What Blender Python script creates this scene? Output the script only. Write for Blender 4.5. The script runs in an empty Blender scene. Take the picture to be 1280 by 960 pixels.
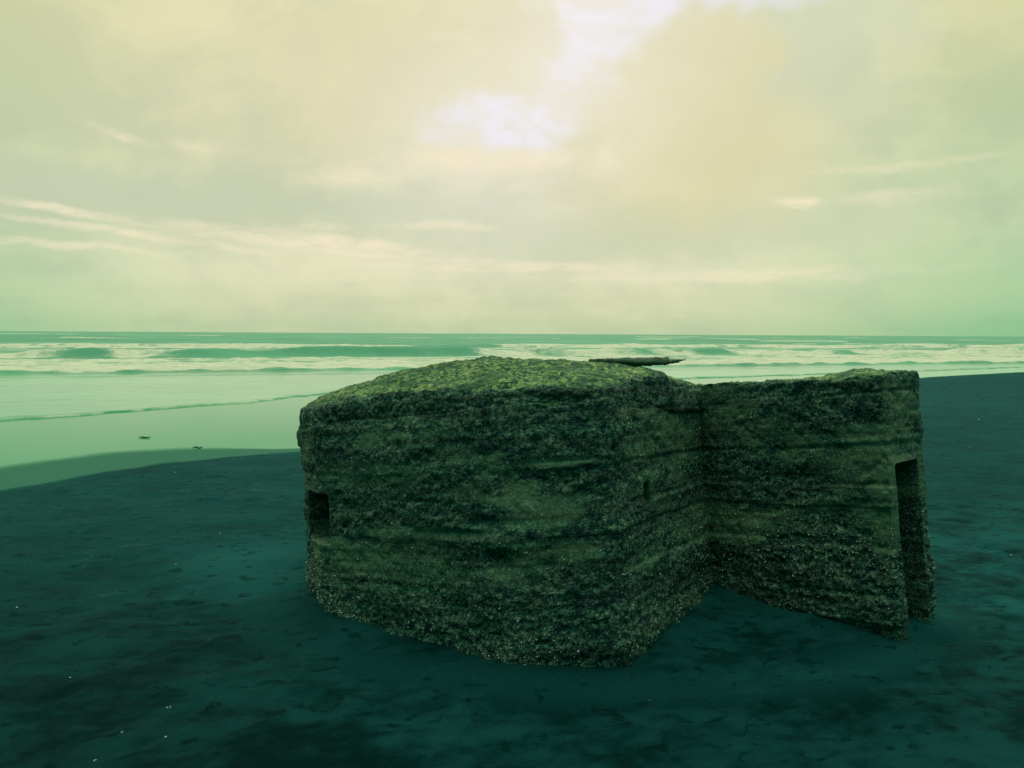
import bpy, bmesh, math, random
import numpy as np
from mathutils import Vector, Matrix, Euler

random.seed(7); rng = np.random.default_rng(7)
C = bpy.context.scene.collection
SC = bpy.context.scene

# ------------------------------------------------------------------ camera
H = 1.70
F = 1000.0                       # focal length in photo pixels (1280 wide)
PITCH, ROLL = math.radians(-3.6), math.radians(0.31)
cam = bpy.data.cameras.new('camera'); camo = bpy.data.objects.new('camera', cam); C.objects.link(camo)
cam.sensor_width = 36; cam.lens = 36 * F / 1280; cam.clip_start = .05; cam.clip_end = 20000
CM = Matrix.Rotation(math.pi / 2 + PITCH, 3, 'X') @ Matrix.Rotation(ROLL, 3, 'Z')
camo.matrix_world = Matrix.Translation((0, 0, H)) @ CM.to_4x4()
SC.camera = camo


def ground_at(px, py, z=0.0):
    """where a sight line meets the level z (used to survey positions from the photograph)"""
    d = CM @ Vector(((px - 640) / F, -(py - 480) / F, -1))
    t = (z - H) / d.z
    return np.array((d.x * t, d.y * t))


# ------------------------------------------------------------------ noise
def _hash(ix, iy, iz, seed):
    h = (ix.astype(np.int64) * 374761393 + iy.astype(np.int64) * 668265263 + iz.astype(np.int64) * 2147483647 + seed * 974711)
    h = (h ^ (h >> 13)) * 1274126177
    h = h & 0xffffffff
    h = ((h ^ (h >> 16)) * 2246822519) & 0xffffffff
    return ((h ^ (h >> 15)) & 0xffffff) / float(0xffffff)


def vnoise(x, y, z=None, seed=0):
    if z is None: z = np.zeros_like(x)
    fx, fy, fz = np.floor(x), np.floor(y), np.floor(z)
    tx, ty, tz = x - fx, y - fy, z - fz
    ux, uy, uz = [t * t * t * (t * (t * 6 - 15) + 10) for t in (tx, ty, tz)]
    ix, iy, iz = fx.astype(np.int64), fy.astype(np.int64), fz.astype(np.int64)
    r = 0
    for dx in (0, 1):
        for dy in (0, 1):
            for dz in (0, 1):
                w = (ux if dx else 1 - ux) * (uy if dy else 1 - uy) * (uz if dz else 1 - uz)
                r = r + w * _hash(ix + dx, iy + dy, iz + dz, seed)
    return r * 2 - 1


def fbm(x, y, z=None, oct=4, seed=0, gain=.5):
    a, s, t = 1.0, 0.0, 0.0
    for o in range(oct):
        k = 2.03 ** o
        s = s + a * vnoise(x * k + 17.3 * o, y * k - 9.1 * o, None if z is None else z * k + 5.7 * o, seed + o)
        t += a; a *= gain
    return s / t * 1.6


def sstep(a, b, x):
    t = np.clip((x - a) / (b - a), 0, 1)
    return t * t * (3 - 2 * t)


def polydist(x, y, pts):
    """signed distance to a polyline, positive on its left (the sea side)"""
    best = np.full(x.shape, 1e9); sgn = np.ones(x.shape)
    pts = np.asarray(pts)
    for a, b in zip(pts[:-1], pts[1:]):
        d = b - a; L = d @ d
        t = np.clip(((x - a[0]) * d[0] + (y - a[1]) * d[1]) / L, 0, 1)
        qx, qy = x - a[0] - t * d[0], y - a[1] - t * d[1]
        ds = np.hypot(qx, qy)
        cr = d[0] * (y - a[1]) - d[1] * (x - a[0])
        m = ds < best
        best = np.where(m, ds, best); sgn = np.where(m, np.sign(cr), sgn)
    return best * sgn


# ------------------------------------------------------------------ object helpers
def tag(o, label=None, cat=None, group=None, kind=None):
    for k, v in (('label', label), ('category', cat), ('group', group), ('kind', kind)):
        if v: o[k] = v
    return o


def mesh_obj(name, verts, faces, mat, parent=None, smooth=True):
    me = bpy.data.meshes.new(name)
    if isinstance(verts, np.ndarray) and isinstance(faces, np.ndarray):
        nf, k = faces.shape
        me.vertices.add(len(verts)); me.vertices.foreach_set('co', verts.astype(np.float32).ravel())
        me.loops.add(nf * k); me.loops.foreach_set('vertex_index', faces.astype(np.int32).ravel())
        me.polygons.add(nf); me.polygons.foreach_set('loop_start', np.arange(0, nf * k, k, dtype=np.int32))
        me.update(calc_edges=True); me.validate()
    else:
        me.from_pydata([tuple(v) for v in verts], [], [tuple(f) for f in faces]); me.update()
    me.polygons.foreach_set('use_smooth', [smooth] * len(me.polygons))
    if mat: me.materials.append(mat)
    o = bpy.data.objects.new(name, me); C.objects.link(o)
    if parent: o.parent = parent
    return o


def fattr(o, name, vals):
    a = o.data.attributes.new(name, 'FLOAT', 'POINT'); a.data.foreach_set('value', np.asarray(vals, np.float32).ravel())


def grid_faces(nr, nc):
    i = np.arange(nr - 1)[:, None] * nc + np.arange(nc - 1)[None, :]
    i = i.ravel()
    return np.stack([i, i + 1, i + nc + 1, i + nc], 1)


# ------------------------------------------------------------------ node helper
class NT:
    def __init__(s, tree): s.t = tree; s.t.nodes.clear()
    def n(s, typ, **kw):
        nd = s.t.nodes.new(typ)
        for k, v in kw.items(): setattr(nd, k, v)
        return nd
    def put(s, sock, v):
        if isinstance(v, bpy.types.NodeSocket): s.t.links.new(v, sock)
        elif v is not None:
            if sock.type == 'RGBA' and len(v) == 3: v = (*v, 1)
            sock.default_value = v
    def m(s, op, a, b=None, c=None, clamp=False):
        nd = s.n('ShaderNodeMath', operation=op, use_clamp=clamp)
        for i, v in enumerate((a, b, c)): s.put(nd.inputs[i], v)
        return nd.outputs[0]
    def vm(s, op, a, b=None):
        nd = s.n('ShaderNodeVectorMath', operation=op)
        s.put(nd.inputs[0], a); s.put(nd.inputs[1], b)
        return nd.outputs['Value'] if op in ('LENGTH', 'DOT_PRODUCT') else nd.outputs[0]
    def ramp(s, x, a, b, lo=0., hi=1., smooth=True):
        nd = s.n('ShaderNodeMapRange', interpolation_type='SMOOTHSTEP' if smooth else 'LINEAR')
        for i, v in enumerate((x, a, b, lo, hi)): s.put(nd.inputs[i], v)
        return nd.outputs[0]
    def mix(s, f, a, b, blend='MIX'):
        nd = s.n('ShaderNodeMix', data_type='RGBA', blend_type=blend)
        s.put(nd.inputs[0], f); s.put(nd.inputs[6], a); s.put(nd.inputs[7], b)
        return nd.outputs[2]
    def noise(s, vec, scale, detail=4, rough=.55, dist=0., col=False):
        nd = s.n('ShaderNodeTexNoise')
        if vec is not None: s.put(nd.inputs['Vector'], vec)
        for k, v in (('Scale', scale), ('Detail', detail), ('Roughness', rough), ('Distortion', dist)): nd.inputs[k].default_value = v
        return nd.outputs[1 if col else 0]
    def vor(s, vec, scale, feature='F1', out='Distance', rand=1.):
        nd = s.n('ShaderNodeTexVoronoi', feature=feature)
        s.put(nd.inputs['Vector'], vec); nd.inputs['Scale'].default_value = scale; nd.inputs['Randomness'].default_value = rand
        return nd.outputs[out]
    def scale(s, vec, sx, sy, sz):
        return s.vm('MULTIPLY', vec, (sx, sy, sz))
    def xyz(s, v):
        nd = s.n('ShaderNodeSeparateXYZ'); s.put(nd.inputs[0], v); return nd.outputs
    def comb(s, x, y, z):
        nd = s.n('ShaderNodeCombineXYZ')
        for i, v in enumerate((x, y, z)): s.put(nd.inputs[i], v)
        return nd.outputs[0]
    def attr(s, name):
        return s.n('ShaderNodeAttribute', attribute_name=name).outputs['Fac']
    def bump(s, h, strength, dist, normal=None):
        nd = s.n('ShaderNodeBump'); nd.inputs['Strength'].default_value = strength; nd.inputs['Distance'].default_value = dist
        s.put(nd.inputs['Height'], h)
        if normal is not None: s.put(nd.inputs['Normal'], normal)
        return nd.outputs[0]


def material(name):
    m = bpy.data.materials.new(name); m.use_nodes = True
    t = NT(m.node_tree)
    out = t.n('ShaderNodeOutputMaterial'); p = t.n('ShaderNodeBsdfPrincipled')
    t.t.links.new(p.outputs[0], out.inputs[0])
    return m, t, p, out


def lin(r, g, b):
    return tuple(((c / 255 + .055) / 1.055) ** 2.4 if c > 10 else c / 255 / 12.92 for c in (r, g, b))


# ------------------------------------------------------------------ world: an overcast evening sky, brightest over the sea
SUN_EL, SUN_AZ = math.radians(28), math.radians(1)      # azimuth from +Y (out to sea) towards +X
w = bpy.data.worlds.new('World'); SC.world = w; w.use_nodes = True
t = NT(w.node_tree)
wo = t.n('ShaderNodeOutputWorld'); bg = t.n('ShaderNodeBackground'); t.t.links.new(bg.outputs[0], wo.inputs[0])
D = t.n('ShaderNodeTexCoord').outputs['Generated']
dx, dy, dz = t.xyz(D)
DEG = 180 / math.pi
az = t.m('MULTIPLY', t.m('ARCTAN2', dx, dy), DEG)
el = t.m('MULTIPLY', t.m('ARCSINE', dz), DEG)
# warped coordinates give every cloud edge a ragged, wispy outline
den = t.m('ADD', t.m('MAXIMUM', dz, 0.), .16)
P = t.comb(t.m('DIVIDE', dx, den), t.m('DIVIDE', dy, den), 0.)
w1 = t.noise(D, 7, 5, .6, .4, col=True)
w2 = t.noise(D, 22, 5, .62, .3, col=True)
wx1, wy1, _ = t.xyz(w1); wx2, wy2, _ = t.xyz(w2)
azw = t.m('ADD', az, t.m('ADD', t.m('MULTIPLY', t.m('SUBTRACT', wx1, .5), 11.), t.m('MULTIPLY', t.m('SUBTRACT', wx2, .5), 5.)))
elw = t.m('ADD', el, t.m('ADD', t.m('MULTIPLY', t.m('SUBTRACT', wy1, .5), 5.), t.m('MULTIPLY', t.m('SUBTRACT', wy2, .5), 3.)))


azl = t.m('ADD', t.m('MULTIPLY', t.m('SUBTRACT', azw, az), .45), az)
ell = t.m('ADD', t.m('MULTIPLY', t.m('SUBTRACT', elw, el), .22), el)


def patch(px, py, rx, ry, tilt=0., soft=(1.25, .35), ax=None, ey=None):
    """a soft elliptical cloud region at a bearing and elevation, radii in degrees"""
    ax = azw if ax is None else ax; ey = elw if ey is None else ey
    u = t.m('SUBTRACT', ax, px); v = t.m('SUBTRACT', ey, py)
    c, s = math.cos(math.radians(tilt)), math.sin(math.radians(tilt))
    uu = t.m('ADD', t.m('MULTIPLY', u, c), t.m('MULTIPLY', v, s))
    vv = t.m('SUBTRACT', t.m('MULTIPLY', v, c), t.m('MULTIPLY', u, s))
    r = t.m('SQRT', t.m('ADD', t.m('POWER', t.m('ABSOLUTE', t.m('DIVIDE', uu, rx)), 2.), t.m('POWER', t.m('ABSOLUTE', t.m('DIVIDE', vv, ry)), 2.)))
    return t.ramp(r, soft[0], soft[1])


def AZ(px): return math.degrees(math.atan((px - 640) / F))
def EL(py): return math.degrees(math.atan((417 - py) / F))


def bandmix(stops):
    """colour by elevation"""
    cur = stops[0][1]
    for (e0, _), (e1, c1) in zip(stops[:-1], stops[1:]):
        cur = t.mix(t.ramp(el, e0, e1), cur, c1)
    return cur


core = bandmix([(0, lin(188, 202, 160)), (1.8, lin(204, 209, 170)), (4.5, lin(217, 217, 182)), (8, lin(207, 210, 176)), (13, lin(213, 212, 175)),
                (20, lin(219, 215, 175)), (38, (.80, .82, .60)), (75, (1.45, 1.50, 1.15))])
edge = bandmix([(0, lin(128, 184, 136)), (3, lin(158, 196, 150)), (8, lin(184, 203, 162)), (20, lin(200, 205, 158)), (38, (.66, .74, .55)), (75, (1.45, 1.50, 1.15))])
absaz = t.m('ABSOLUTE', t.m('ADD', az, 3.))
sky = t.mix(t.ramp(absaz, 12, 41), core, edge)
back = bandmix([(0, lin(30, 108, 100)), (12, lin(40, 120, 112)), (38, lin(98, 160, 148)), (75, (1.45, 1.50, 1.15))])
sky = t.mix(t.ramp(absaz, 40, 95), sky, back)
# broad billows and thin streaks of the cloud sheet
b1 = t.noise(t.scale(P, 1, 1.15, 1), 1.15, 7, .55, .5)
b2 = t.noise(t.scale(P, .7, 1.3, 1), 2.2, 6, .58, .8)
b3 = t.noise(t.scale(D, 1, 1, 1.4), 3.6, 8, .58, .5)
b4 = t.noise(t.scale(D, 1, 1, 1.5), 9.5, 7, .6, .6)
bb = t.m('ADD', t.m('MULTIPLY', b1, .10), t.m('ADD', t.m('MULTIPLY', b2, .12), t.m('ADD', t.m('MULTIPLY', b3, .53), t.m('MULTIPLY', b4, .25))))
lightc = t.mix(1., sky, (1.08, 1.06, 1.06), 'MULTIPLY')
darkc = t.mix(1., sky, (.91, .94, .97), 'MULTIPLY')
sky2 = t.mix(t.ramp(bb, .42, .58), darkc, lightc)
# grey shelf over the paler band near the horizon
shelf = t.m('MULTIPLY', patch(AZ(230), EL(262), 24, 1.9), .8)
sky2 = t.mix(shelf, sky2, lin(193, 202, 172))
shelf2 = t.m('MULTIPLY', patch(AZ(770), EL(295), 20, 2.1), .6)
sky2 = t.mix(shelf2, sky2, lin(198, 206, 174))
# towering cumulus right of the gap
cum = t.m('MAXIMUM', patch(AZ(868), EL(112), 6.8, 4.5, 0, (1.10, .72)), patch(AZ(850), EL(190), 9.5, 6.5, 0, (1.3, .5)))
halo = patch(AZ(960), EL(60), 9, 6, -25, (1.4, .4))
left_mass = patch(AZ(445), EL(120), 6.5, 5.5, 0, (1.15, .5))
top_mass = patch(AZ(628), EL(15), 4.2, 2.6, 0, (1.15, .6))
sky2 = t.mix(t.m('MULTIPLY', t.m('MAXIMUM', left_mass, top_mass), .6), sky2, lin(221, 214, 178))
sky2 = t.mix(t.m('MULTIPLY', halo, .5), sky2, lin(204, 214, 192))
sky2 = t.mix(t.m('MULTIPLY', cum, .62), sky2, lin(221, 213, 168))
# the bright gap with thin clear sky behind
nis = t.n('ShaderNodeTexSky', sky_type='NISHITA', sun_disc=False, sun_elevation=SUN_EL, sun_rotation=SUN_AZ, air_density=1.2, dust_density=2.5)
clear = t.mix(1., t.vm('MULTIPLY', nis.outputs[0], (.0040, .0038, .0036)), lin(217, 217, 228), 'ADD')
glow = t.m('MULTIPLY', patch(AZ(665), EL(140), 13, 8, 30, (1.5, .1), az, el), .75)
sky2 = t.mix(t.m('MULTIPLY', glow, t.ramp(b4, .3, .6, .65, 1.)), sky2, lin(232, 227, 210))
gap = t.m('MAXIMUM', patch(AZ(642), EL(163), 5.4, 1.6, 3, (1.55, .35)), t.m('MAXIMUM', patch(AZ(722), EL(82), 3.9, 2.2, 25, (1.7, .2)), patch(AZ(820), EL(8), 9, 2.0, 6, (1.5, .4))))
gapn = t.ramp(t.noise(t.scale(D, 1, 1, 2.2), 17, 5, .6, .5), .26, .62)
gap2 = t.m('MULTIPLY', gap, t.m('ADD', t.m('MULTIPLY', gapn, .72), .28))
gap2 = t.m('MULTIPLY', gap2, t.m('SUBTRACT', 1., t.m('MULTIPLY', t.m('MAXIMUM', cum, top_mass), .85)))
sky2 = t.mix(gap2, sky2, clear)
gold = None
for (px, py, rx, ry, tl, am) in ((610, 205, 7, .95, 2, .85), (470, 222, 5, .9, 6, .6), (996, 262, 1.6, .40, 0, .9), (395, 306, 10, .55, -4, .95), (330, 297, 6, .35, 5, .8), (500, 322, 9, .35, -3, .7),
                                 (620, 332, 10, .45, 0, .7), (60, 284, 7, .30, -7, .8), (190, 308, 9, .30, -5, .7), (60, 322, 7, .3, -3, .6), (155, 198, 2.2, .35, -12, .8), (262, 204, 2.6, .5, 0, .6),
                                 (560, 286, 4, .35, 0, .6), (1120, 228, 6, .3, 0, .45), (760, 205, 2, 1.0, 60, .5), (900, 345, 14, .5, 0, .5), (1120, 262, 4, .6, 0, .4)):
    g_ = t.m('MULTIPLY', patch(AZ(px), EL(py), rx, ry, tl, (1.35, .3), azl, ell), am)
    gold = g_ if gold is None else t.m('MAXIMUM', gold, g_)
gstr = t.ramp(t.noise(t.scale(D, 1, 1, 4), 10, 6, .62, .4), .30, .62, .25, 1.)
gstr = t.m('MULTIPLY', gstr, t.ramp(t.noise(t.scale(D, 1, 1, 3), 26, 5, .65, .6), .30, .58, .35, 1.))
sky2 = t.mix(t.m('MULTIPLY', gold, gstr), sky2, lin(240, 228, 198))
# below the horizon: the sea haze colour
sky2 = t.mix(t.ramp(el, 0., -2.), sky2, lin(70, 120, 105))
t.put(bg.inputs[0], sky2); bg.inputs[1].default_value = 1.05

sun = bpy.data.lights.new('sun', 'SUN'); so = bpy.data.objects.new('sun', sun); C.objects.link(so)
sun.energy = .5; sun.angle = math.radians(110); sun.color = (1, .93, .78)
so.rotation_euler = Euler((math.pi / 2 - SUN_EL, 0, math.pi - SUN_AZ))

SC.view_settings.view_transform = 'Standard'; SC.view_settings.look = 'None'
SC.view_settings.exposure = 0; SC.view_settings.gamma = 1; SC.view_settings.use_curve_mapping = False
SC.cycles.use_denoising = False
SC.cycles.max_bounces = 6; SC.cycles.diffuse_bounces = 3; SC.cycles.glossy_bounces = 3
SC.cycles.sample_clamp_indirect = 4

# ------------------------------------------------------------------ the shore: survey lines
FILM_Z = -.06
shore_px = [(0, 611), (60, 601), (130, 588), (200, 578), (290, 569), (378, 563)]
sh = [ground_at(x, y, FILM_Z * .6) for x, y in shore_px]
sh += [ground_at(x, y, FILM_Z * .6) for x, y in [(1165, 471), (1280, 465)]]
d0 = sh[1] - sh[0]; d1 = sh[-1] - sh[-2]
shore = [sh[0] + np.array((-400., -330.)), sh[0] - d0 / np.linalg.norm(d0) * 3] + sh + [sh[-1] + d1 / np.linalg.norm(d1) * 4000]
wash_px = [(0, 526), (60, 522), (160, 515), (320, 502), (400, 493), (450, 487)]
wa = [ground_at(x, y, FILM_Z) for x, y in wash_px] + [ground_at(1170, 463, FILM_Z), ground_at(1280, 458.5, FILM_Z)]
e0 = wa[1] - wa[0]; e1 = wa[-1] - wa[-2]
wash = [wa[0] + np.array((-500., -380.)), wa[0] - e0 / np.linalg.norm(e0) * 3] + wa + [wa[-1] + e1 / np.linalg.norm(e1) * 4000]


def sand_height(x, y):
    s = polydist(x, y, shore); s2 = polydist(x, y, wash)
    h = FILM_Z * sstep(-4.5, 1.2, s) - .02 * np.clip(s2 - .5, 0, 60)
    return h, s, s2


# ------------------------------------------------------------------ beach
def graded(fine0, fine1, step, far0, far1, growth=1.09):
    c = list(np.arange(fine0, fine1 + 1e-6, step))
    d = step; v = c[-1]
    while v < far1: d *= growth; v += d; c.append(v)
    d = step; v = c[0]; l = []
    while v > far0: d *= growth; v -= d; l.append(v)
    return np.array(l[::-1] + c)


gx = graded(-6.0, 7.0, .022, -3000, 3000); gy = graded(1.6, 9.5, .022, -600, 6000)
X, Y = np.meshgrid(gx, gy); X = X.ravel(); Y = Y.ravel()
Z, S, S2 = sand_height(X, Y)
near = np.exp(-((X / 14) ** 2 + ((Y - 5) / 12) ** 2))
dry = sstep(.1, -.8, S)
# trodden, wind-blown surface: shallow hollows and scuffs (low relief)
Z += near * dry * (.018 * fbm(X * .7, Y * .9, oct=3, seed=3) + .007 * fbm(X * 2.6 + Y, Y * 4.2 - X * .8, oct=4, seed=5)
                   + .0035 * fbm(X * 9, Y * 12, oct=3, seed=9))
# old footprints
for k in range(70):
    fx, fy = rng.uniform(-4.5, 5), rng.uniform(2.0, 8.5)
    a = rng.uniform(0, 6.28); ca, sa = math.cos(a), math.sin(a)
    m = (np.abs(X - fx) < .35) & (np.abs(Y - fy) < .35)
    u = (X[m] - fx) * ca + (Y[m] - fy) * sa; v = -(X[m] - fx) * sa + (Y[m] - fy) * ca
    r = np.sqrt((u / .13) ** 2 + (v / .055) ** 2)
    Z[m] += dry[m] * rng.uniform(.006, .015) * (-np.exp(-r ** 4) + .45 * np.exp(-((r - 1.35) / .3) ** 2))
# sand banked round the pillbox, scoured pit at the doorway
bank = np.exp(-(((X - .1) / 1.9) ** 2 + ((Y - 5.2) / 1.6) ** 2) ** 2)
Z += .02 * bank
foot = [np.array(q) for q in ((-1.345, 5.22), ground_at(404, 770), ground_at(632, 838), ground_at(782, 838), ground_at(893, 737), ground_at(1131, 806), ground_at(1176, 768))]
fd_ = np.abs(polydist(X, Y, foot))
Z += (.012 + .018 * fbm(X * 1.7, Y * 1.7, oct=2, seed=12)) * np.exp(-fd_ / .10) - .018 * np.exp(-((fd_ - .42) / .2) ** 2) * dry
Z -= .07 * np.exp(-(((X - 2.40) / .13) ** 2 + ((Y - 4.50) / .12) ** 2))

m_sand, t, p, _ = material('black_sand')
O = t.n('ShaderNodeTexCoord').outputs['Object']
s_ = t.attr('shore'); sm = t.attr('smooth')
R2 = t.n('ShaderNodeMapping'); R2.inputs['Rotation'].default_value = (0, 0, math.radians(-14)); t.put(R2.inputs[0], O)
Q = t.scale(R2.outputs[0], 1, 1.35, 1)
n1 = t.noise(Q, 1.3, 6, .6, .3); n2 = t.noise(Q, 4.2, 6, .62, .4); n3 = t.noise(O, 60, 3, .6); n4 = t.noise(O, 420, 2, .6)
n5 = t.noise(t.scale(R2.outputs[0], 1, 1.3, 1), 7.5, 5, .6, .5)
mott = t.m('ADD', t.m('MULTIPLY', n1, .55), t.m('ADD', t.m('MULTIPLY', n2, .25), t.m('MULTIPLY', n5, .20)))
mott = t.ramp(mott, .40, .60)
blot = t.m('MULTIPLY', t.ramp(n5, .44, .36), t.ramp(n2, .42, .55))
even = t.m('MAXIMUM', t.ramp(s_, -7., -3.), t.ramp(t.xyz(O)[1], 5.5, 9.5))                     # the damp upper margin is more even in tone
mott = t.m('ADD', t.m('MULTIPLY', mott, t.m('SUBTRACT', 1., t.m('MULTIPLY', even, .75))), t.m('MULTIPLY', even, .35))
mott = t.m('MAXIMUM', mott, t.m('MULTIPLY', sm, .95))
mott = t.m('MULTIPLY', mott, t.m('SUBTRACT', 1., t.m('MULTIPLY', blot, .8)))
cdark, clight = (.0016, .0255, .0252), (.0105, .088, .084)
col = t.mix(mott, cdark, clight)
grain = t.ramp(n4, .3, .7, .72, 1.28, False)
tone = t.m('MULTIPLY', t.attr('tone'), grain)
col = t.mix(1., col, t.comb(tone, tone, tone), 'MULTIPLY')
# pale strand lines of dried foam and shell grit
wv = t.m('ADD', t.m('MULTIPLY', s_, .9), t.m('MULTIPLY', t.noise(t.scale(O, 1, 1, 1), .55, 5, .6), 4.5))
ln = t.m('ABSOLUTE', t.m('SUBTRACT', t.m('FRACT', wv), .5))
ln = t.m('MULTIPLY', t.ramp(ln, .05, .0), t.ramp(t.noise(Q, 1.1, 3, .6), .54, .7))
ln = t.m('MULTIPLY', ln, t.ramp(s_, -9., -2.5))
col = t.mix(t.m('MULTIPLY', ln, .40), col, (.06, .16, .10))
# wetness: damp margin, then the standing film of murky water
rag = t.m('MULTIPLY', t.m('SUBTRACT', t.noise(O, 1.6, 4, .5), .5), .25)
sr = t.m('ADD', s_, rag)
damp = t.ramp(sr, -.12, .10)
wide = t.attr('margin')
film = t.ramp(t.m('DIVIDE', t.m('ADD', s_, t.m('MULTIPLY', rag, .8)), wide), .70, 1.02)
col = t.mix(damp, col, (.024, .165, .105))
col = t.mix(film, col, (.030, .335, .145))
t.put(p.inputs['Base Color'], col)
ro = t.m('ADD', t.m('MULTIPLY', mott, .10), .78)
ro = t.m('ADD', t.m('MULTIPLY', t.m('SUBTRACT', .55, ro), damp), ro)
ro = t.m('ADD', t.m('MULTIPLY', t.m('SUBTRACT', .10, ro), film), ro)
t.put(p.inputs['Roughness'], ro)
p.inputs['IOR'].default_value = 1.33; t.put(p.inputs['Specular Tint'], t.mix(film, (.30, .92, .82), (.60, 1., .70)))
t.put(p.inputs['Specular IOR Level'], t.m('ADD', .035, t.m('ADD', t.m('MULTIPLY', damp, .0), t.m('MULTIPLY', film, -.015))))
dryb = t.m('SUBTRACT', 1., damp)
bh = t.m('ADD', t.m('MULTIPLY', n3, .6), t.m('ADD', t.m('MULTIPLY', n4, .35), t.m('MULTIPLY', n2, 1.6)))
bh = t.m('MULTIPLY', bh, t.m('ADD', dryb, .01))
t.put(p.inputs['Normal'], t.bump(bh, .45, .008))

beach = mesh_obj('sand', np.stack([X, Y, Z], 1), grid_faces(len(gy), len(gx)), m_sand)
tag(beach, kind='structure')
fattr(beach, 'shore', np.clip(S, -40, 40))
fattr(beach, 'margin', .25 + 1.5 * sstep(-2.5, -6.0, X))
lp = ground_at(345, 700)
smooth_m = np.exp(-(((X - lp[0]) / .85) ** 2 + ((Y - lp[1]) / .80) ** 2) ** 1.5) + .8 * np.exp(-((np.abs(((X - .5) / 2.2) ** 2 + ((Y - 5.0) / 1.35) ** 2) - .85) / .35) ** 2)
# drier sand drifted up beside the pillbox dries paler
rp = ground_at(1240, 770)
warp = .25 * fbm(X * 1.6, Y * 1.6, oct=4, seed=16)
drift = sstep(1.15, .75, np.hypot((X - lp[0]) / .95, (Y - lp[1]) / .85) + warp) + .7 * sstep(1.2, .6, np.hypot((X - rp[0]) / .8, (Y - rp[1]) / .6) + warp)
fattr(beach, 'tone', (.58 + .62 * sstep(2.3, 9., Y + .12 * np.abs(X)) + .10 * fbm(X * .35, Y * .35, oct=3, seed=15)) * (1 + .25 * sstep(9, 30, np.hypot(X, Y))) + .30 * drift)  # darker near, paler far: lens vignette put into the colour, along with damp
fattr(beach, 'smooth', np.clip(smooth_m, 0, 1))

# ------------------------------------------------------------------ sea
TH = math.radians(20)
rows = [9.5]
while rows[-1] < 9000: rows.append(rows[-1] * (1.0036 if rows[-1] < 260 else 1.02))
rows = np.array(rows)
tn = np.concatenate([np.linspace(-1.9, -.75, 60, endpoint=False), np.linspace(-.75, .75, 760), np.linspace(.75, 1.9, 60)[1:]])
RY, TN = np.meshgrid(rows, tn, indexing='ij'); SX = (RY * TN).ravel(); SY = RY.ravel()
U = SX * math.cos(TH) + SY * math.sin(TH); V = -SX * math.sin(TH) + SY * math.cos(TH)
Sw = polydist(SX, SY, wash) + .25 * fbm(SX * .5, SY * .5, oct=3, seed=21) + .06 * fbm(SX * 2.5, SY * 2.5, oct=2, seed=22)


def u_at(px, v):          # along-shore coordinate where a bearing crosses the wave line v
    k = (px - 640) / F
    y = v / (math.cos(TH) - k * math.sin(TH))
    return k * y * math.cos(TH) + y * math.sin(TH)


def seg(u, v, pieces, soft=1.2):
    m = np.zeros_like(u)
    for a, b in pieces:
        ua, ub = u_at(a, v), u_at(b, v)
        m = np.maximum(m, sstep(ua - soft, ua + soft, u) * sstep(ub + soft * .6, ub - soft * .6, u))
    return m


zs = -.045 + np.zeros_like(SX)
foam = np.zeros_like(SX)
# thin wash lip with a foam thread
lipn = fbm(U * .8, V * .8, oct=3, seed=31)
zs += .022 * np.exp(-((Sw - .25) / .28) ** 2) * (1 + .5 * lipn)
foam = np.maximum(foam, .62 * np.exp(-((Sw - .02) / .09) ** 2) * sstep(-.35, .3, lipn + .25))
def cap(v0, seed, wob, ulen): return v0 + wob * fbm(U / ulen, np.zeros_like(U) + seed, oct=4, seed=seed)
def roller(vc, hgt, front, rear):
    d = V - vc
    return hgt * np.where(d < 0, np.exp(-(d / front) ** 2), np.exp(-(d / rear) ** 2))
far_z = np.zeros_like(SX)
# bore C: broken white water running up
vC = cap(37.2, 41, .9, 7.)
dC = V - vC
turb = fbm(U * .9, V * .9, oct=4, seed=43)
zs += .13 * sstep(-.25, .5, dC) * (1 + .7 * turb) * sstep(26, 10, dC)
foam = np.maximum(foam, sstep(.25, .9, dC) * (.95 - .42 * sstep(3, 14, dC) + .25 * turb + .30 * np.minimum(fbm(U / 9., V / 2.2, oct=4, seed=44), .2)) * sstep(19.8, 17.5, dC))
# a lower line just ahead of it
vC2 = cap(34.6, 46, .6, 6.)
zs += roller(vC2, .035, .4, 1.6)
# roller B: long smooth dark faces, breaking elsewhere
vB = cap(59.0, 51, .9, 14.)
dark = seg(U, 59., [(70, 142), (212, 592), (672, 692), (783, 808), (862, 912), (1038, 1062), (-400, -60), (1320, 1500)], 2.4)
hB = (.30 + .30 * dark) * (1 + .30 * fbm(U / 9., U * 0, oct=3, seed=52))
hB = hB * np.where(dark > .5, 1, 1 + .75 * fbm(U * .6, V * .6, oct=4, seed=53))
zs += roller(vB, 1, 1.25, 4.5) * hB
dB = V - vB
fB = sstep(-2.6, -1.2, dB) * sstep(5.5, 1.0, dB) * (1 - dark) * (.95 + .3 * turb)
fB = np.maximum(fB, dark * sstep(.1, .45, dB) * sstep(4.0, 1.5, dB) * (.45 + .35 * turb))
foam = np.maximum(foam, fB)
foam = np.maximum(foam, (1 - sstep(40, 90, U)) * 0 + .42 * sstep(1.5, 4, dB) * sstep(22, 8, dB) * sstep(-.1, .5, fbm(U / 14., V / 5., oct=4, seed=55)))
# white water between B and C on the right half
rt = sstep(u_at(560, 52), u_at(640, 52), U)
foam = np.maximum(foam, rt * sstep(46, 50, V) * sstep(62, 56, V) * (.72 + .25 * turb) * (1 - dark))
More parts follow.
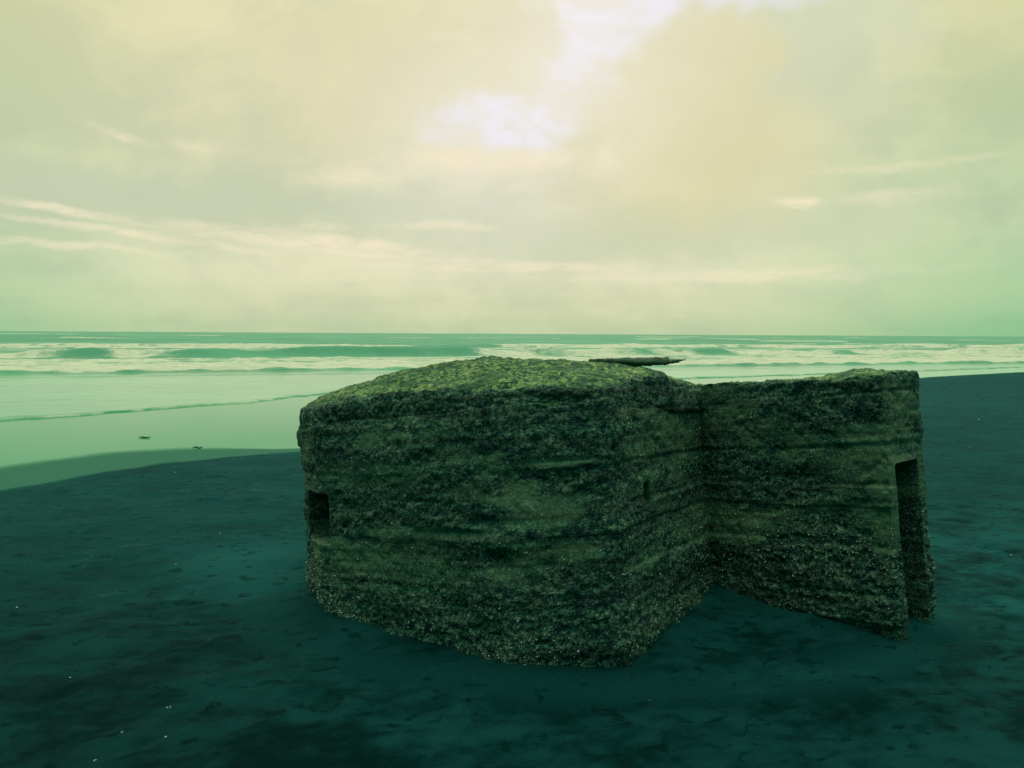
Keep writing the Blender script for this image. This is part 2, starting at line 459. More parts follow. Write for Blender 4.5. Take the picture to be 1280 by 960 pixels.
# roller A
vA = cap(93., 61, 2.2, 16.)
dA = V - vA
brkA = sstep(-.75, .05, fbm(U / 22., U * 0 + 3, oct=3, seed=62) + .35)
zs += roller(vA, 1, 1.8, 6) * (.42 + .12 * fbm(U / 10., U * 0, oct=3, seed=63))
foam = np.maximum(foam, sstep(-3.4, -2.2, dA) * sstep(15, 4, dA) * brkA * (.85 + .35 * turb + .35 * np.minimum(fbm(U / 8., V / 3., oct=4, seed=64), .2)))
foam = np.maximum(foam, (.34 + .55 * fbm(U / 11., V / 3.0, oct=4, seed=57)) * sstep(60, 63, V) * sstep(112, 96, V))
# further lines of swell with odd whitecaps
for v0, hh, wdt, sd, fo in ((128, .34, 3, 71, .25), (165, .42, 4, 72, .5), (212, .42, 5, 73, .3), (275, .45, 6, 74, .45), (360, .5, 8, 75, .3), (480, .5, 10, 76, .35)):
    vv = cap(v0, sd, v0 * .03, v0 * .2)
    am = sstep(-.5, .5, fbm(U / (v0 * .3), U * 0 + 1, oct=3, seed=sd + 10))
    zs += roller(vv, hh, wdt, wdt * 3) * (.35 + .65 * am)
    ff = sstep(.15, .5, fbm(U / (v0 * .12), U * 0 + 7, oct=3, seed=sd + 20) - (.5 - fo))
    foam = np.maximum(foam, np.exp(-((V - vv + wdt * .3) / (wdt * .5)) ** 2) * ff * .9)
chop = fbm(U * .35, V * .8, oct=4, seed=81)
zs += .035 * chop * sstep(38, 60, V) * sstep(900, 150, V) + .006 * fbm(U * 1.2, V * 1.8, oct=3, seed=82) * sstep(.5, 4, Sw)
# streaks of left-over foam on the run-up
foam = np.maximum(foam, .30 * sstep(.25, .7, fbm(U / 6., V / 1.2, oct=4, seed=84)) * sstep(2, 7, Sw) * sstep(2.5, -1, V - 36))
zs = np.where(Sw < 0, np.minimum(zs, -.045 + np.maximum(Sw, -.4) * .5), zs)

m_sea, t, p, out = material('sea_water')
O = t.n('ShaderNodeTexCoord').outputs['Object']
fo = t.attr('foam'); run = t.attr('runup')
fn = t.m('ADD', t.m('MULTIPLY', t.noise(O, 1.3, 6, .65, .4), .6), t.m('MULTIPLY', t.noise(t.scale(O, .35, .9, 1), .5, 6, .65, .5), .4))
fm = t.ramp(t.m('ADD', fo, t.m('MULTIPLY', t.m('SUBTRACT', fn, .5), 1.5)), .18, .86)
deep, shallow = (.075, .350, .195), (.050, .350, .160)
wcol = t.mix(run, deep, shallow)
wcol = t.mix(t.ramp(t.noise(t.scale(O, .03, .09, .1), 1., 4, .6), .4, .65), wcol, t.mix(1., wcol, (1.5, 1.3, 1.3), 'MULTIPLY'))
t.put(p.inputs['Base Color'], wcol)
p.inputs['IOR'].default_value = 1.33; t.put(p.inputs['Specular IOR Level'], t.ramp(run, 0., 1., .38, .05)); p.inputs['Specular Tint'].default_value = (.60, 1., .70, 1)
t.put(p.inputs['Roughness'], t.ramp(run, 0., 1., .55, .14))
hb = t.m('ADD', t.noise(t.scale(O, .9, 1.4, 1), 1.6, 5, .6, .3), t.m('MULTIPLY', t.noise(O, 7, 3, .6), .15))
amp = t.ramp(run, 0., 1., 1., .06)
t.put(p.inputs['Normal'], t.bump(t.m('MULTIPLY', hb, amp), .5, .08))
fd = t.n('ShaderNodeBsdfPrincipled')
fcol = t.mix(t.ramp(fn, .35, .65), (.64, .70, .49), (.86, .84, .65))
t.put(fd.inputs['Base Color'], fcol); fd.inputs['Roughness'].default_value = .9; fd.inputs['Specular IOR Level'].default_value = .1
t.put(fd.inputs['Normal'], t.bump(t.noise(O, 3, 6, .65), .8, .10))
ms = t.n('ShaderNodeMixShader'); t.put(ms.inputs[0], fm)
t.t.links.new(p.outputs[0], ms.inputs[1]); t.t.links.new(fd.outputs[0], ms.inputs[2]); t.t.links.new(ms.outputs[0], out.inputs[0])

sea = mesh_obj('sea', np.stack([SX, SY, zs], 1), grid_faces(len(rows), len(tn)), m_sea)
tag(sea, kind='structure')
fattr(sea, 'foam', np.clip(foam, 0, 1)); fattr(sea, 'runup', sstep(43, 33, V))

# ------------------------------------------------------------------ pillbox (tipped towards the sea)
box = bpy.data.objects.new('concrete_pillbox', None); C.objects.link(box)
tag(box, 'weathered concrete pillbox with domed mossy roof, crusted with shells, half sunk in dark sand', 'bunker')
PIV = Vector((.55, 4.45, 0))
box.location = PIV
TILT = Matrix.Rotation(-math.atan(.109), 3, 'X') @ Matrix.Rotation(-math.atan(.064), 3, 'Y')
box.rotation_euler = TILT.to_euler()
RIM = 1.41
gpt = lambda x, y: tuple(ground_at(x, y))
P1, P2, P3, P4, P5, P6 = [np.array(gpt(*q)) for q in ((404, 770), (632, 838), (782, 838), (893, 737), (1131, 806), (1176, 768))]
A1 = np.array((-1.345, 5.22))
chamber_plan = [A1, P1, P2, P3, P4 + (P4 - P3) * .05, np.array((1.60, 6.1)), np.array((.95, 7.05)), np.array((-.55, 7.15)), np.array((-1.42, 6.25))]
ax_dir = (P4 - P5) / np.linalg.norm(P4 - P5)
P7 = P6 + ax_dir * 1.75; P8 = P5 + ax_dir * 1.75
porch_plan = [P8, P5, P6, P7]


def prism(plan, z0, z1, bevel=.05, grow=1.0):
    bm = bmesh.new()
    c = np.mean(plan, 0)
    lo = [bm.verts.new((c[0] + (q[0] - c[0]) * grow - PIV.x, c[1] + (q[1] - c[1]) * grow - PIV.y, z0)) for q in plan]
    hi = [bm.verts.new((v.co.x, v.co.y, z1)) for v in lo]
    n = len(plan)
    bm.faces.new(lo[::-1]); bm.faces.new(hi)
    for i in range(n): bm.faces.new((lo[i], lo[(i + 1) % n], hi[(i + 1) % n], hi[i]))
    bmesh.ops.recalc_face_normals(bm, faces=bm.faces)
    if bevel: bmesh.ops.bevel(bm, geom=list(bm.edges), offset=bevel, segments=3, profile=.5, affect='EDGES')
    me = bpy.data.meshes.new('tmp'); bm.to_mesh(me); bm.free()
    o = bpy.data.objects.new('tmp', me); C.objects.link(o)
    return o


def cutter(center, n, width, depth, z0, z1):
    n = np.array(n) / np.linalg.norm(n); s = np.array((-n[1], n[0]))
    q = [center + s * width / 2 + n * .3, center - s * width / 2 + n * .3, center - s * width / 2 - n * depth, center + s * width / 2 - n * depth]
    return prism(q, z0, z1, 0)


def remeshed(o, cuts, voxel):
    for c in cuts:
        m = o.modifiers.new('b', 'BOOLEAN'); m.operation = 'DIFFERENCE'; m.object = c; m.solver = 'EXACT'
    m = o.modifiers.new('r', 'REMESH'); m.mode = 'VOXEL'; m.voxel_size = voxel
    dg = bpy.context.evaluated_depsgraph_get(); dg.update()
    me = bpy.data.meshes.new_from_object(o.evaluated_get(dg))
    for x in [o] + cuts:
        d = x.data; bpy.data.objects.remove(x); bpy.data.meshes.remove(d)
    return me


def get(me):
    n = len(me.vertices)
    v = np.empty(n * 3, np.float32); me.vertices.foreach_get('co', v)
    nn = np.empty(n * 3, np.float32); me.vertices.foreach_get('normal', nn)
    return v.reshape(-1, 3).astype(float), nn.reshape(-1, 3).astype(float)


# ---- erosion: pour layers, honeycombed bands, dents
def erode(v, n, dents=(), roof=False, amp=1.0, seed=0, keep=None):
    x, y, z = v.T
    up = np.clip(n[:, 2], 0, 1)
    d = .030 * fbm(x * 1.1, y * 1.1, z * 1.3, 3, 100)
    d += .013 * fbm(x * 4.5, y * 4.5, z * 6.5, 3, 110)
    rough = sstep(-.55, .50, fbm(x * 1.5, y * 1.5, z * 4.2, 5, 120, .6) + .2 * sstep(.6, .4, z))          # 0 = smooth patch, 1 = honeycombed
    if roof: rough = np.maximum(rough, .75)
    pale = np.zeros(len(v))
    for (c, rx, rz, a) in PATCHES:
        q = v - np.array(c)
        rr = np.sqrt((q[:, 0] ** 2 + q[:, 1] ** 2) / rx ** 2 + (q[:, 2] / rz) ** 2) + .45 * fbm(x * 4, y * 4, z * 8, 4, 125)
        k = sstep(1.2, .6, rr)
        rough = rough * (1 - k) + k * (0. if a > 0 else 1.); pale = np.maximum(pale * (1 - k * (a < 0)), k * (a > 0) * abs(a)) - k * (a < 0) * abs(a)
    wob = z + .025 * fbm(x * .9, y * .9, z * .6, 2, 130)
    wob = wob + .045 * np.sin(wob * 8.3 + .6) + .02 * np.sin(wob * 19.)
    LAY = .205
    k = np.floor(wob / LAY); fr = wob / LAY - k
    side = 1 - up
    off = (_hash(k, k * 0, k * 0, 9) - .5) * .024
    off2 = (_hash(k + 1, k * 0, k * 0, 9) - .5) * .024
    d += side * (off * (1 - sstep(.9, 1, fr)) + off2 * sstep(.9, 1, fr)) * (.4 + .6 * sstep(-.3, .4, fbm(x * .8, y * .8, z * .5, 2, 140)))
    seam = np.exp(-((fr - .95) * LAY / .010) ** 2)
    d -= side * .013 * seam * sstep(-.25, .35, fbm(x * 1.6, y * 1.6, z * .3, 2, 150))
    lump = fbm(x * 15, y * 15, z * 20, 3, 160)
    fine = fbm(x * 42, y * 42, z * 48, 2, 170)
    pit = np.clip(-fbm(x * 8.5, y * 8.5, z * 15, 3, 180) - .22, 0, 1)
    pit2 = np.clip(-fbm(x * 19, y * 19, z * 30, 2, 190) - .30, 0, 1)
    d += rough * amp * (.004 * lump + .0065 * fine - .026 * pit - .018 * pit2) + (1 - rough) * (.0025 * fine + .001 * lump - .02 * pit2)
    low = sstep(.55, .15, z)
    d += low * (.002 * lump + .006 * fine)
    for (c, r, dep) in dents:
        q = v - np.array(c)
        rr = np.sqrt((q[:, 0] / r[0]) ** 2 + (q[:, 1] / r[0]) ** 2 + (q[:, 2] / r[1]) ** 2) + .25 * lump
        d -= dep * np.exp(-rr ** 3)
    line = side * np.exp(-((fr - .90) * LAY / .007) ** 2) * sstep(.05, .45, fbm(x * 2.1, y * 2.1, z * .3, 2, 155))
    if keep is not None:
        kk = np.zeros(len(v))
        for (c, axis, wd, z0, z1) in keep:
            axis = np.array(axis) / np.linalg.norm(axis); sx_ = np.array((-axis[1], axis[0]))
            a_ = np.abs((x + PIV.x - c[0]) * sx_[0] + (y + PIV.y - c[1]) * sx_[1]) - wd / 2
            b_ = np.maximum(z0 - z, z - z1)
            f_ = np.maximum(((x + PIV.x - c[0]) * axis[0] + (y + PIV.y - c[1]) * axis[1]) - .3, 0)
            kk = np.maximum(kk, sstep(.05, .0, np.maximum(a_, b_) + f_))
        d *= 1 - .85 * kk
        low = low * (1 - kk); inside = kk
    else: inside = np.zeros(len(v))
    return v + n * d[:, None], rough, low, line, pale, inside


m_conc, t, p, _ = material('weathered_concrete')
O = t.n('ShaderNodeTexCoord').outputs['Object']
ro_ = t.attr('rough'); lo_ = t.attr('low'); mo_ = t.attr('moss')
nA = t.noise(O, 2.4, 6, .62, .3); nB = t.noise(t.scale(O, 1, 1, 2.2), 9, 5, .6); nC = t.noise(O, 75, 4, .65); nD = t.noise(O, 240, 2, .6)
vs = t.vor(O, 62); vcol = t.vor(O, 62, out='Color'); vc = t.xyz(vcol)[0]
v2 = t.vor(O, 95); v2c = t.xyz(t.vor(O, 95, out='Color'))[0]
nE = t.noise(t.scale(O, 1, 1, 1.8), 3.4, 6, .65, .6); nF = t.noise(t.scale(O, .5, .5, 5), 5, 4, .6)
spk = t.m('POWER', v2c, 4.0)                      # fine grit: mostly dark, a few pale grains
spk2 = t.m('POWER', vc, 3.0)
mort = t.mix(t.ramp(nE, .35, .62), (.045, .120, .086), (.165, .250, .130))
mort = t.mix(t.ramp(nC, .32, .62), t.mix(1., mort, (.50, .58, .60), 'MULTIPLY'), mort)
mort = t.mix(t.m('MULTIPLY', spk, .6), mort, (.42, .54, .26))
mort = t.mix(t.ramp(nF, .40, .30), mort, t.mix(1., mort, (.45, .58, .62), 'MULTIPLY'))
agg = t.mix(spk2, (.014, .056, .052), (.260, .380, .200))
agg = t.mix(t.m('MULTIPLY', spk, .62), agg, (.38, .50, .26))
agg = t.mix(t.ramp(nB, .36, .60), t.mix(1., agg, (.50, .62, .70), 'MULTIPLY'), agg)
agg = t.mix(t.ramp(nE, .30, .58), t.mix(1., agg, (.62, .74, .80), 'MULTIPLY'), agg)
rmask = t.ramp(t.m('ADD', ro_, t.m('MULTIPLY', t.m('SUBTRACT', nB, .5), 1.4)), .25, .75)
col = t.mix(rmask, mort, agg)
mus = t.mix(spk2, (.012, .046, .045), (.240, .360, .200))
mus = t.mix(t.m('MULTIPLY', spk, .62), mus, (.50, .62, .34))
mus = t.mix(t.ramp(nE, .35, .62), t.mix(1., mus, (.50, .62, .70), 'MULTIPLY'), mus)
col = t.mix(t.m('MULTIPLY', t.ramp(t.m('ADD', lo_, t.m('MULTIPLY', t.m('SUBTRACT', nA, .5), 1.2)), .35, .75), .8), col, mus)
pale = t.attr('pale')
col = t.mix(t.m('MULTIPLY', t.m('MAXIMUM', pale, 0.), .36), col, t.mix(t.ramp(nC, .3, .65), (.10, .19, .12), (.30, .40, .19)))
col = t.mix(t.m('MULTIPLY', t.m('MAXIMUM', t.m('MULTIPLY', pale, -1.), 0.), .5), col, t.mix(spk2, (.012, .046, .050), (.11, .2, .13)))
seam = t.attr('seam')
col = t.mix(t.m('MULTIPLY', seam, t.ramp(nB, .4, .6)), col, (.20, .30, .15))
rust = t.m('MULTIPLY', t.ramp(t.noise(O, 3.1, 3, .5), .68, .76), .35)
col = t.mix(rust, col, (.10, .07, .035))
mossn = t.noise(O, 26, 5, .75)
moss = t.mix(t.ramp(mossn, .36, .64), (.030, .095, .036), (.150, .215, .075))
moss = t.mix(t.m('MULTIPLY', spk2, .75), moss, (.38, .43, .17))
moss = t.mix(t.ramp(t.xyz(t.vor(O, 47, out='Color'))[1], .58, .7), moss, (.020, .070, .036))
moss = t.mix(t.m('MULTIPLY', t.ramp(nE, .56, .40), .85), moss, (.026, .075, .040))
mm = t.ramp(t.m('ADD', mo_, t.m('MULTIPLY', t.m('SUBTRACT', nB, .5), .7)), .40, .75)
col = t.mix(mm, col, moss)
lay = t.noise(t.scale(O, .22, .22, 7), 3.2, 5, .62, .3)
lf = t.ramp(lay, .36, .62, .62, 1.22); lf = t.m('ADD', t.m('MULTIPLY', t.m('SUBTRACT', lf, 1.), t.m('SUBTRACT', 1., mm)), 1.)
col = t.mix(1., col, t.comb(lf, lf, lf), 'MULTIPLY')
tint = t.mix(mm, (.68, .82, .82), (1.38, 1.52, 1.45))
col = t.mix(1., col, tint, 'MULTIPLY')
t.put(p.inputs['Base Color'], col)
p.inputs['Roughness'].default_value = .85; p.inputs['Specular IOR Level'].default_value = .25
cell = t.m('ADD', t.ramp(vs, .0, .7, 1., 0., False), t.m('MULTIPLY', t.ramp(v2, .0, .7, 1., 0., False), .5))
amp = t.m('ADD', .25, t.m('MULTIPLY', t.m('MAXIMUM', ro_, lo_), .75))
hb = t.m('MULTIPLY', t.m('ADD', t.m('MULTIPLY', cell, 1.0), t.m('ADD', t.m('MULTIPLY', nC, .8), t.m('MULTIPLY', nD, .25))), amp)
t.put(p.inputs['Normal'], t.bump(hb, .8, .0065))


def finish(name, me, dents, roof=False, amp=1., shape=None, keep=None):
    v, n = get(me)
    if shape is not None:
        v = shape(v); me.vertices.foreach_set('co', v.astype(np.float32).ravel()); me.update(); v, n = get(me)
    v2, rough, low, d, pale, inside = erode(v, n, dents, roof, amp, 0, keep)
    me.vertices.foreach_set('co', v2.astype(np.float32).ravel()); me.update()
    me.name = name
    o = bpy.data.objects.new(name, me); C.objects.link(o); o.parent = box
    me.polygons.foreach_set('use_smooth', [True] * len(me.polygons))
    me.materials.clear(); me.materials.append(m_conc)
    top = sstep(.55, .95, n[:, 2]) * sstep(.9, 1.2, v[:, 2])
    for k, a in (('rough', rough), ('low', low), ('moss', top), ('seam', d), ('pale', pale), ('inside', inside)): fattr(o, k, a)
    return o


def loc(px, py, plan_a, plan_b):
    """local position on the wall plane through plan_a-plan_b seen at a photo pixel"""
    n = np.array((plan_b[1] - plan_a[1], -(plan_b[0] - plan_a[0])))
    d = CM @ Vector(((px - 640) / F, -(py - 480) / F, -1))
    k = (n @ plan_a) / (n @ np.array((d.x, d.y)))
    wp = Vector((d.x * k, d.y * k, H + d.z * k)) - PIV
    return tuple(TILT.transposed() @ wp)


VOX = .011
PATCHES = [(loc(700, 578, P2, P3), .30, .035, 1.), (loc(690, 640, P2, P3), .26, .14, .8), (loc(720, 690, P2, P3), .22, .07, .6), (loc(500, 668, P1, P2), .34, .05, .5), (loc(820, 700, P3, P4), .35, .05, .55),
           (loc(470, 545, P1, P2), .22, .06, .4), (loc(1105, 620, P4, P5), .13, .34, .9), (loc(1090, 540, P4, P5), .22, .05, .6), (loc(820, 560, P3, P4), .25, .06, .45),
           (loc(595, 700, P1, P2), .16, .06, -1.), (loc(850, 600, P3, P4), .2, .12, -.8), (loc(600, 520, P1, P2), .5, .10, -.5), (loc(545, 640, P1, P2), .35, .05, -.7), (loc(740, 730, P2, P3), .25, .06, -.6),
           (loc(960, 600, P4, P5), .45, .22, -.6), (loc(420, 640, P1, P2), .14, .06, -.5), (loc(760, 660, P3, P4), .16, .06, -.7)]
emb_c = A1 + (P1 - A1) * .72
emb_n = np.array((P1[1] - A1[1], A1[0] - P1[0])); emb_n = emb_n if emb_n[0] < 0 else -emb_n
WALL_TOP = RIM - .13
def lift(v):
    """settling and wear of the rim: front edge stands proud, the seaward corners are worn down"""
    pts = [(.3, 4.1, .055), (-.6, 4.45, .02), (-1.22, 4.9, .03), (-1.4, 5.7, -.02), (.1, 5.6, -.05), (1.3, 5.4, -.015), (1.6, 6.1, -.03), (.1, 7.1, -.08)]
    num = 0; den = 0
    for (a, b, d) in pts:
        wgt = 1 / ((v[:, 0] + PIV.x - a) ** 2 + (v[:, 1] + PIV.y - b) ** 2 + .08) ** 1.5
        num = num + wgt * d; den = den + wgt
    return num / den


def wall_top(v):
    v = v.copy(); v[:, 2] += lift(v) * sstep(.95, WALL_TOP, v[:, 2]); return v


chamber = prism(chamber_plan, -.35, WALL_TOP, .03)
EMB = (A1 + (P1 - A1) * .76, (-.80, -.60), .43, .565, .865)
hl = np.array(loc(829, 616, P3, P4)); hole_c = hl[:2] + np.array((PIV.x, PIV.y))
HOLE = (hole_c, (P4[1] - P3[1], P3[0] - P4[0]), .095, hl[2] - .065, hl[2] + .06)
def cut(k, depth): return cutter(np.array(k[0]), np.array(k[1]), k[2], depth, k[3], k[4])
chm = remeshed(chamber, [cut(EMB, .75), cut(HOLE, .30)], VOX)
dents = [(loc(620, 704, P1, P2), (.10, .055), .10), (loc(575, 668, P1, P2), (.22, .022), .03), (loc(690, 712, P2, P3), (.06, .05), .06),
         (loc(600, 655, P1, P2), (.16, .03), .03), (loc(700, 578, P2, P3), (.20, .012), .02), (loc(780, 500, P2, P3), (.10, .05), .05)]
wall_o = finish('gun_chamber', chm, dents, shape=wall_top, keep=[EMB, HOLE])
tag(wall_o, 'main chamber wall of layered weathered concrete')

# roof slab with a mound of concrete on it
ctr = np.array((.10 - PIV.x, 5.72 - PIV.y))
def dome(v):
    v = v.copy()
    v[:, 2] += lift(v)
    r = np.hypot((v[:, 0] - ctr[0]) / 1.44, (v[:, 1] - ctr[1]) / 1.75)
    rise = .34 * (1 - np.clip(r, 0, 1) ** 2.1) + .02 * fbm(v[:, 0] * 1.3, v[:, 1] * 1.3, oct=3, seed=200)
    k = np.clip((v[:, 2] - (WALL_TOP - .02)) / (RIM - .04 - WALL_TOP + .02), 0, 1)
    v[:, 2] += rise * k
    return v
roof_plan = [q.copy() for q in chamber_plan]
roof_plan[4] += (P5 - P4) / np.linalg.norm(P5 - P4) * .05 + np.array((.05, .05)); roof_plan[5] += np.array((.12, .0))
roof = prism(roof_plan, WALL_TOP - .05, RIM - .04, .05, .992)
rfm = remeshed(roof, [], .010)
roof_o = finish('roof', rfm, [], True, 1.0, dome)
tag(roof_o, 'domed roof covered in green algae and moss')

fn_ = np.array((P6[1] - P5[1], P5[0] - P6[0])); fn_ = fn_ / np.linalg.norm(fn_)
ft = (P6 - P5) / np.linalg.norm(P6 - P5)
flen = np.linalg.norm(P6 - P5)
door_w = flen - .085 - .19
door_c = P5 + ft * (.085 + door_w / 2)
DOOR = (door_c, -ax_dir, door_w, -.6, .862)
porch = prism(porch_plan, -.35, RIM, .03)
pom = remeshed(porch, [cut(DOOR, 1.3)], VOX)
def lumps(v):
    v = v.copy()
    k = sstep(RIM - .3, RIM, v[:, 2])
    v[:, 2] += k * .03 * np.exp(-((v[:, 0] + PIV.x - P4[0]) ** 2 + (v[:, 1] + PIV.y - P4[1]) ** 2) / .25 ** 2)
    v[:, 2] += k * (.035 * fbm(v[:, 0] * 3, v[:, 1] * 3, oct=3, seed=210))
    return v
porch_o = finish('entrance_porch', pom, [(loc(1040, 640, P4, P5), (.12, .1), .02)], False, 1.1, lumps, keep=[DOOR])
tag(porch_o, 'entrance porch with a dark doorway opening in its end')

# ---- shell crust
m_shell, t, p, _ = material('shell')
O = t.n('ShaderNodeTexCoord').outputs['Object']
vv = t.xyz(t.n('ShaderNodeTexVoronoi').outputs['Color'])
cn = t.noise(O, 40, 2, .6)
t.put(p.inputs['Base Color'], t.mix(t.ramp(cn, .3, .7), (.18, .33, .21), (.66, .76, .50)))
p.inputs['Roughness'].default_value = .6


def crust(o, count, seed):
    rg = np.random.default_rng(seed)
    v, n = get(o.data)
    z = v[:, 2]
    cl = fbm(v[:, 0] * 2.2, v[:, 1] * 2.2, v[:, 2] * 3.0, 3, 300)
    wgt = (sstep(-.3, .5, cl) + .12) * (sstep(.70, .40, z) * 1.0 + .07) * (z > -.02) * (np.abs(n[:, 2]) < .8)
    ins = np.empty(len(v), np.float32); o.data.attributes['inside'].data.foreach_get('value', ins)
    wgt *= (n[:, 1] < .5) * (ins < .2)
    ids = rg.choice(len(v), count, p=wgt / wgt.sum())
    V, Fc = [], []
    for i in ids:
        nn = Vector(n[i]); a = nn.orthogonal().normalized(); b = nn.cross(a)
        s = .0020 + .0052 * rg.random() ** 2.6; el_ = rg.uniform(.6, 1.5); ph = rg.uniform(0, 6.28)
        base = len(V); c = Vector(v[i]) - nn * .002
        for k in range(6):
            an = ph + k * math.pi / 3
            V.append(c + a * math.cos(an) * s * el_ + b * math.sin(an) * s / el_ * .8)
        tipo = nn * s * rg.uniform(.5, 1.1) + a * s * rg.uniform(-.4, .4)
        for k in range(6):
            an = ph + k * math.pi / 3
            V.append(c + tipo + (a * math.cos(an) * el_ + b * math.sin(an) / el_ * .8) * s * .45)
        for k in range(6):
            Fc.append((base + k, base + (k + 1) % 6, base + 6 + (k + 1) % 6, base + 6 + k))
        Fc.append(tuple(base + 6 + k for k in range(6)))
    b_ = mesh_obj('barnacles', V, Fc, m_shell, o, False)
    b_['kind'] = 'stuff'
    return b_


crust(wall_o, 9000, 1); crust(porch_o, 3800, 2)

# ------------------------------------------------------------------ driftwood
def wood_mat(name, c0, c1):
    m, t, p, _ = material(name)
    O = t.n('ShaderNodeTexCoord').outputs['Object']
    n_ = t.noise(t.scale(O, 3, 45, 45), 1.2, 5, .6, .4)
    t.put(p.inputs['Base Color'], t.mix(t.ramp(n_, .3, .7), c0, c1)); p.inputs['Roughness'].default_value = .8
    t.put(p.inputs['Normal'], t.bump(n_, .7, .01))
    return m


m_log = wood_mat('dark_driftwood', (.03, .075, .05), (.10, .16, .09)); m_pale = wood_mat('bare_wood', (.16, .20, .10), (.34, .36, .20))
m_stick = wood_mat('wet_wood', (.02, .085, .065), (.04, .12, .085))


def limb(path, radii, seed, seg=14, flat=1.0):
    """tapered knotty limb along points"""
    V, Fc = [], []
    path = [Vector(q) for q in path]
    rg = np.random.default_rng(seed)
    ns = 40
    def at(tt):
        f = tt * (len(path) - 1); i = min(int(f), len(path) - 2); f -= i
        f2 = f * f * (3 - 2 * f)
        return path[i].lerp(path[i + 1], f), radii[i] * (1 - f2) + radii[i + 1] * f2
    ph = rg.uniform(0, 6)
    for j in range(ns + 1):
        c, r = at(j / ns); c2, _ = at(min(1, j / ns + .01)); c1, _ = at(max(0, j / ns - .01))
        d = (c2 - c1).normalized(); a = d.cross(Vector((0, 0, 1))).normalized(); b = a.cross(d)
        for k in range(seg):
            an = k * 2 * math.pi / seg
            rr = r * (1 + .12 * math.sin(3 * an + ph + j * .12) + .22 * rg.uniform(-1, 1) * .6 + .07 * math.sin(j * .9 + an))
            V.append(c + a * math.cos(an) * rr + b * math.sin(an) * rr * flat)
    for j in range(ns):
        for k in range(seg):
            Fc.append((j * seg + k, j * seg + (k + 1) % seg, (j + 1) * seg + (k + 1) % seg, (j + 1) * seg + k))
    Fc.append(tuple(range(seg))[::-1]); Fc.append(tuple(ns * seg + k for k in range(seg)))
    return V, Fc


LY = 4.93          # the log rests along the crest of the roof
def aim(px, py, y):
    d = CM @ Vector(((px - 640) / F, -(py - 480) / F, -1)); k = y / d.y
    return Vector((d.x * k, y, H + d.z * k))
log = bpy.data.objects.new('driftwood_log', None); C.objects.link(log)
log.location = aim(790, 453, LY)
tag(log, 'dark driftwood log with a pale splintered end lying across the top of the pillbox', 'driftwood')
L0 = log.location.copy(); log.location.z -= .001
V, Fc = limb([aim(736, 451.0, LY + .04) - L0, aim(760, 451.6, LY + .02) - L0, aim(800, 452.6, LY - .02) - L0, aim(836, 451.2, LY - .05) - L0], [.013, .023, .029, .026], 5, 16, .9)
mesh_obj('trunk', V, Fc, m_log, log)
V, Fc = limb([aim(832, 451.8, LY - .048) - L0, aim(845, 450.5, LY - .06) - L0, aim(857, 449.2, LY - .065) - L0], [.024, .015, .005], 6, 12, .7)
V2, F2 = limb([aim(834, 453.5, LY - .053) - L0, aim(846, 452.6, LY - .065) - L0, aim(850, 452.6, LY - .065) - L0], [.011, .006, .002], 7, 10, .7)
k = len(V); V = V + V2; Fc = Fc + [tuple(i + k for i in f) for f in F2]
mesh_obj('broken_end', V, Fc, m_pale, log)
V, Fc = limb([aim(780, 452, LY - .01) - L0, aim(781, 450, LY - .01) - L0, aim(781.5, 448.2, LY - .01) - L0], [.007, .006, .004], 8, 8, 1)
mesh_obj('knot', V, Fc, m_log, log)

for (px, py, L, lab, sd) in ((181, 547.5, .19, 'slim dark driftwood stick on the wet sand, the farther and straighter of two', 11), (247, 560.5, .15, 'dark crooked driftwood piece on wet sand, nearer to the dry sand edge', 12)):
    g = ground_at(px, py, FILM_Z); lo = Vector((g[0], g[1], FILM_Z + .010))
    bend = .010 if sd == 12 else .003
    V, Fc = limb([(-L / 2, 0, 0), (-L / 6, .01, bend), (L / 5, -.01, -.002), (L / 2, .01, bend + .006)], [.007, .014, .013, .006], sd, 10, .8)
    o = mesh_obj('driftwood_stick', V, Fc, m_stick); o.location = lo
    tag(o, lab, 'driftwood', 'driftwood pieces on the wet sand')

# ------------------------------------------------------------------ loose shells on the sand
m_ws, t, p, _ = material('bleached_shell')
O = t.n('ShaderNodeTexCoord').outputs['Object']
t.put(p.inputs['Base Color'], t.mix(t.ramp(t.noise(O, 90, 3, .6), .35, .65), (.25, .40, .32), (.52, .64, .50))); p.inputs['Roughness'].default_value = .5


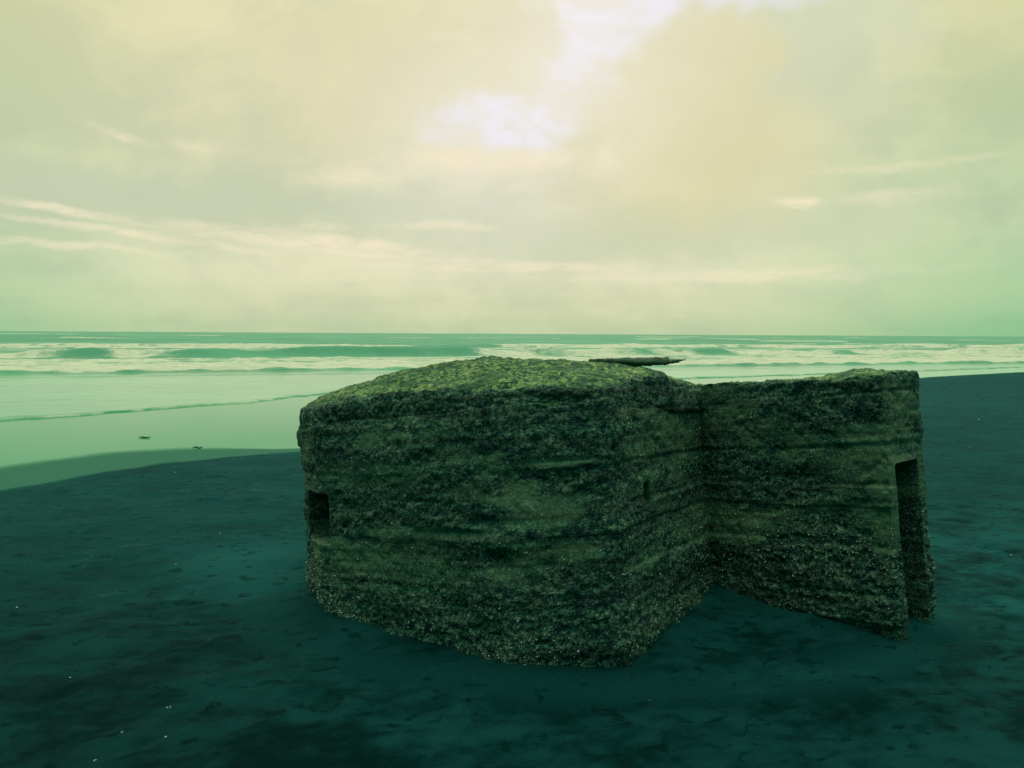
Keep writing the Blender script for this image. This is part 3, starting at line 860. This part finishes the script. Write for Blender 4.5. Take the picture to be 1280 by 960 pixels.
def shell_mesh(seed, ribs=9):
    """one half of a cockle, ribbed and cupped, 1 unit wide"""
    V, Fc = [], []
    nr, na = 7, 28
    for j in range(nr):
        r = .02 + .48 * j / (nr - 1)
        for k in range(na):
            a = -math.pi * .80 + 1.6 * math.pi * k / (na - 1)
            rib = 1 + .05 * math.cos(a * ribs * 1.25) * (j / (nr - 1))
            x, y = math.sin(a) * r * rib, -math.cos(a) * r * rib * .9 * -1
            V.append((x, y, .30 * math.cos(min(1., r / .5) * math.pi / 2) + .02 * math.cos(a * ribs * 2)))
    top = len(V)
    V += [(x * .93, y * .93, z - .05) for (x, y, z) in V]
    for off in (0, top):
        for j in range(nr - 1):
            for k in range(na - 1):
                q = (off + j * na + k, off + j * na + k + 1, off + (j + 1) * na + k + 1, off + (j + 1) * na + k)
                Fc.append(q if off == 0 else q[::-1])
    for k in range(na - 1):
        a, b = (nr - 1) * na + k, (nr - 1) * na + k + 1
        Fc.append((b, a, a + top, b + top))
    return V, Fc


shells = [
    (211, 885, .034, 'largest white shell half, cupped upwards, on dark sand left of the pillbox'),
    (153, 918.5, .020, 'small white shell on dark sand between two others near the lower left'),
    (207, 924, .018, 'white shell on dark sand just below the largest shell'),
    (119, 952.5, .020, 'white shell lying nearest the bottom edge on the left sand'),
    (21, 759, .022, 'lone white shell on the sand at the far left edge'),
    (275, 668, .020, 'white shell beside the smooth paler sand patch left of the pillbox'),
    (220, 707, .020, 'white shell on the mid sand left of the embrasure'),
    (219, 587, .026, 'white shell on the dark sand close to the wet margin'),
    (88, 848, .016, 'tiny dull shell on dark mottled sand left of the largest shell'),
    (812, 875, .012, 'tiny white shell on the sand in front of the pillbox corner'),
    (1264, 693, .026, 'white shell on dark sand at the right edge beyond the porch'),
    (1223, 524.5, .075, 'long white shell fragment on far sand right of the pillbox'),
    (1220, 484.5, .055, 'farthest white shell near the water right of the pillbox'),
    (1212, 559.5, .035, 'small white shell fragment right of the porch, nearer than the long one'),
]
for i, (px, py, sz, lab) in enumerate(shells):
    g = ground_at(px, py)
    ix = np.argmin((X - g[0]) ** 2 + (Y - g[1]) ** 2)
    V, Fc = shell_mesh(i); sz *= .62
    o = mesh_obj('shell', V, Fc, m_ws)
    o.scale = (sz * (1.5 if sz > .05 else 1), sz, sz); o.location = (g[0], g[1], Z[ix] + sz * .12)
    o.rotation_euler = (rng.uniform(-.3, .3) + (math.pi if i == 0 else 0), rng.uniform(-.3, .3), rng.uniform(0, 6.28) if sz < .05 else .1)
    tag(o, lab, 'shell', 'shells scattered on the dark sand')
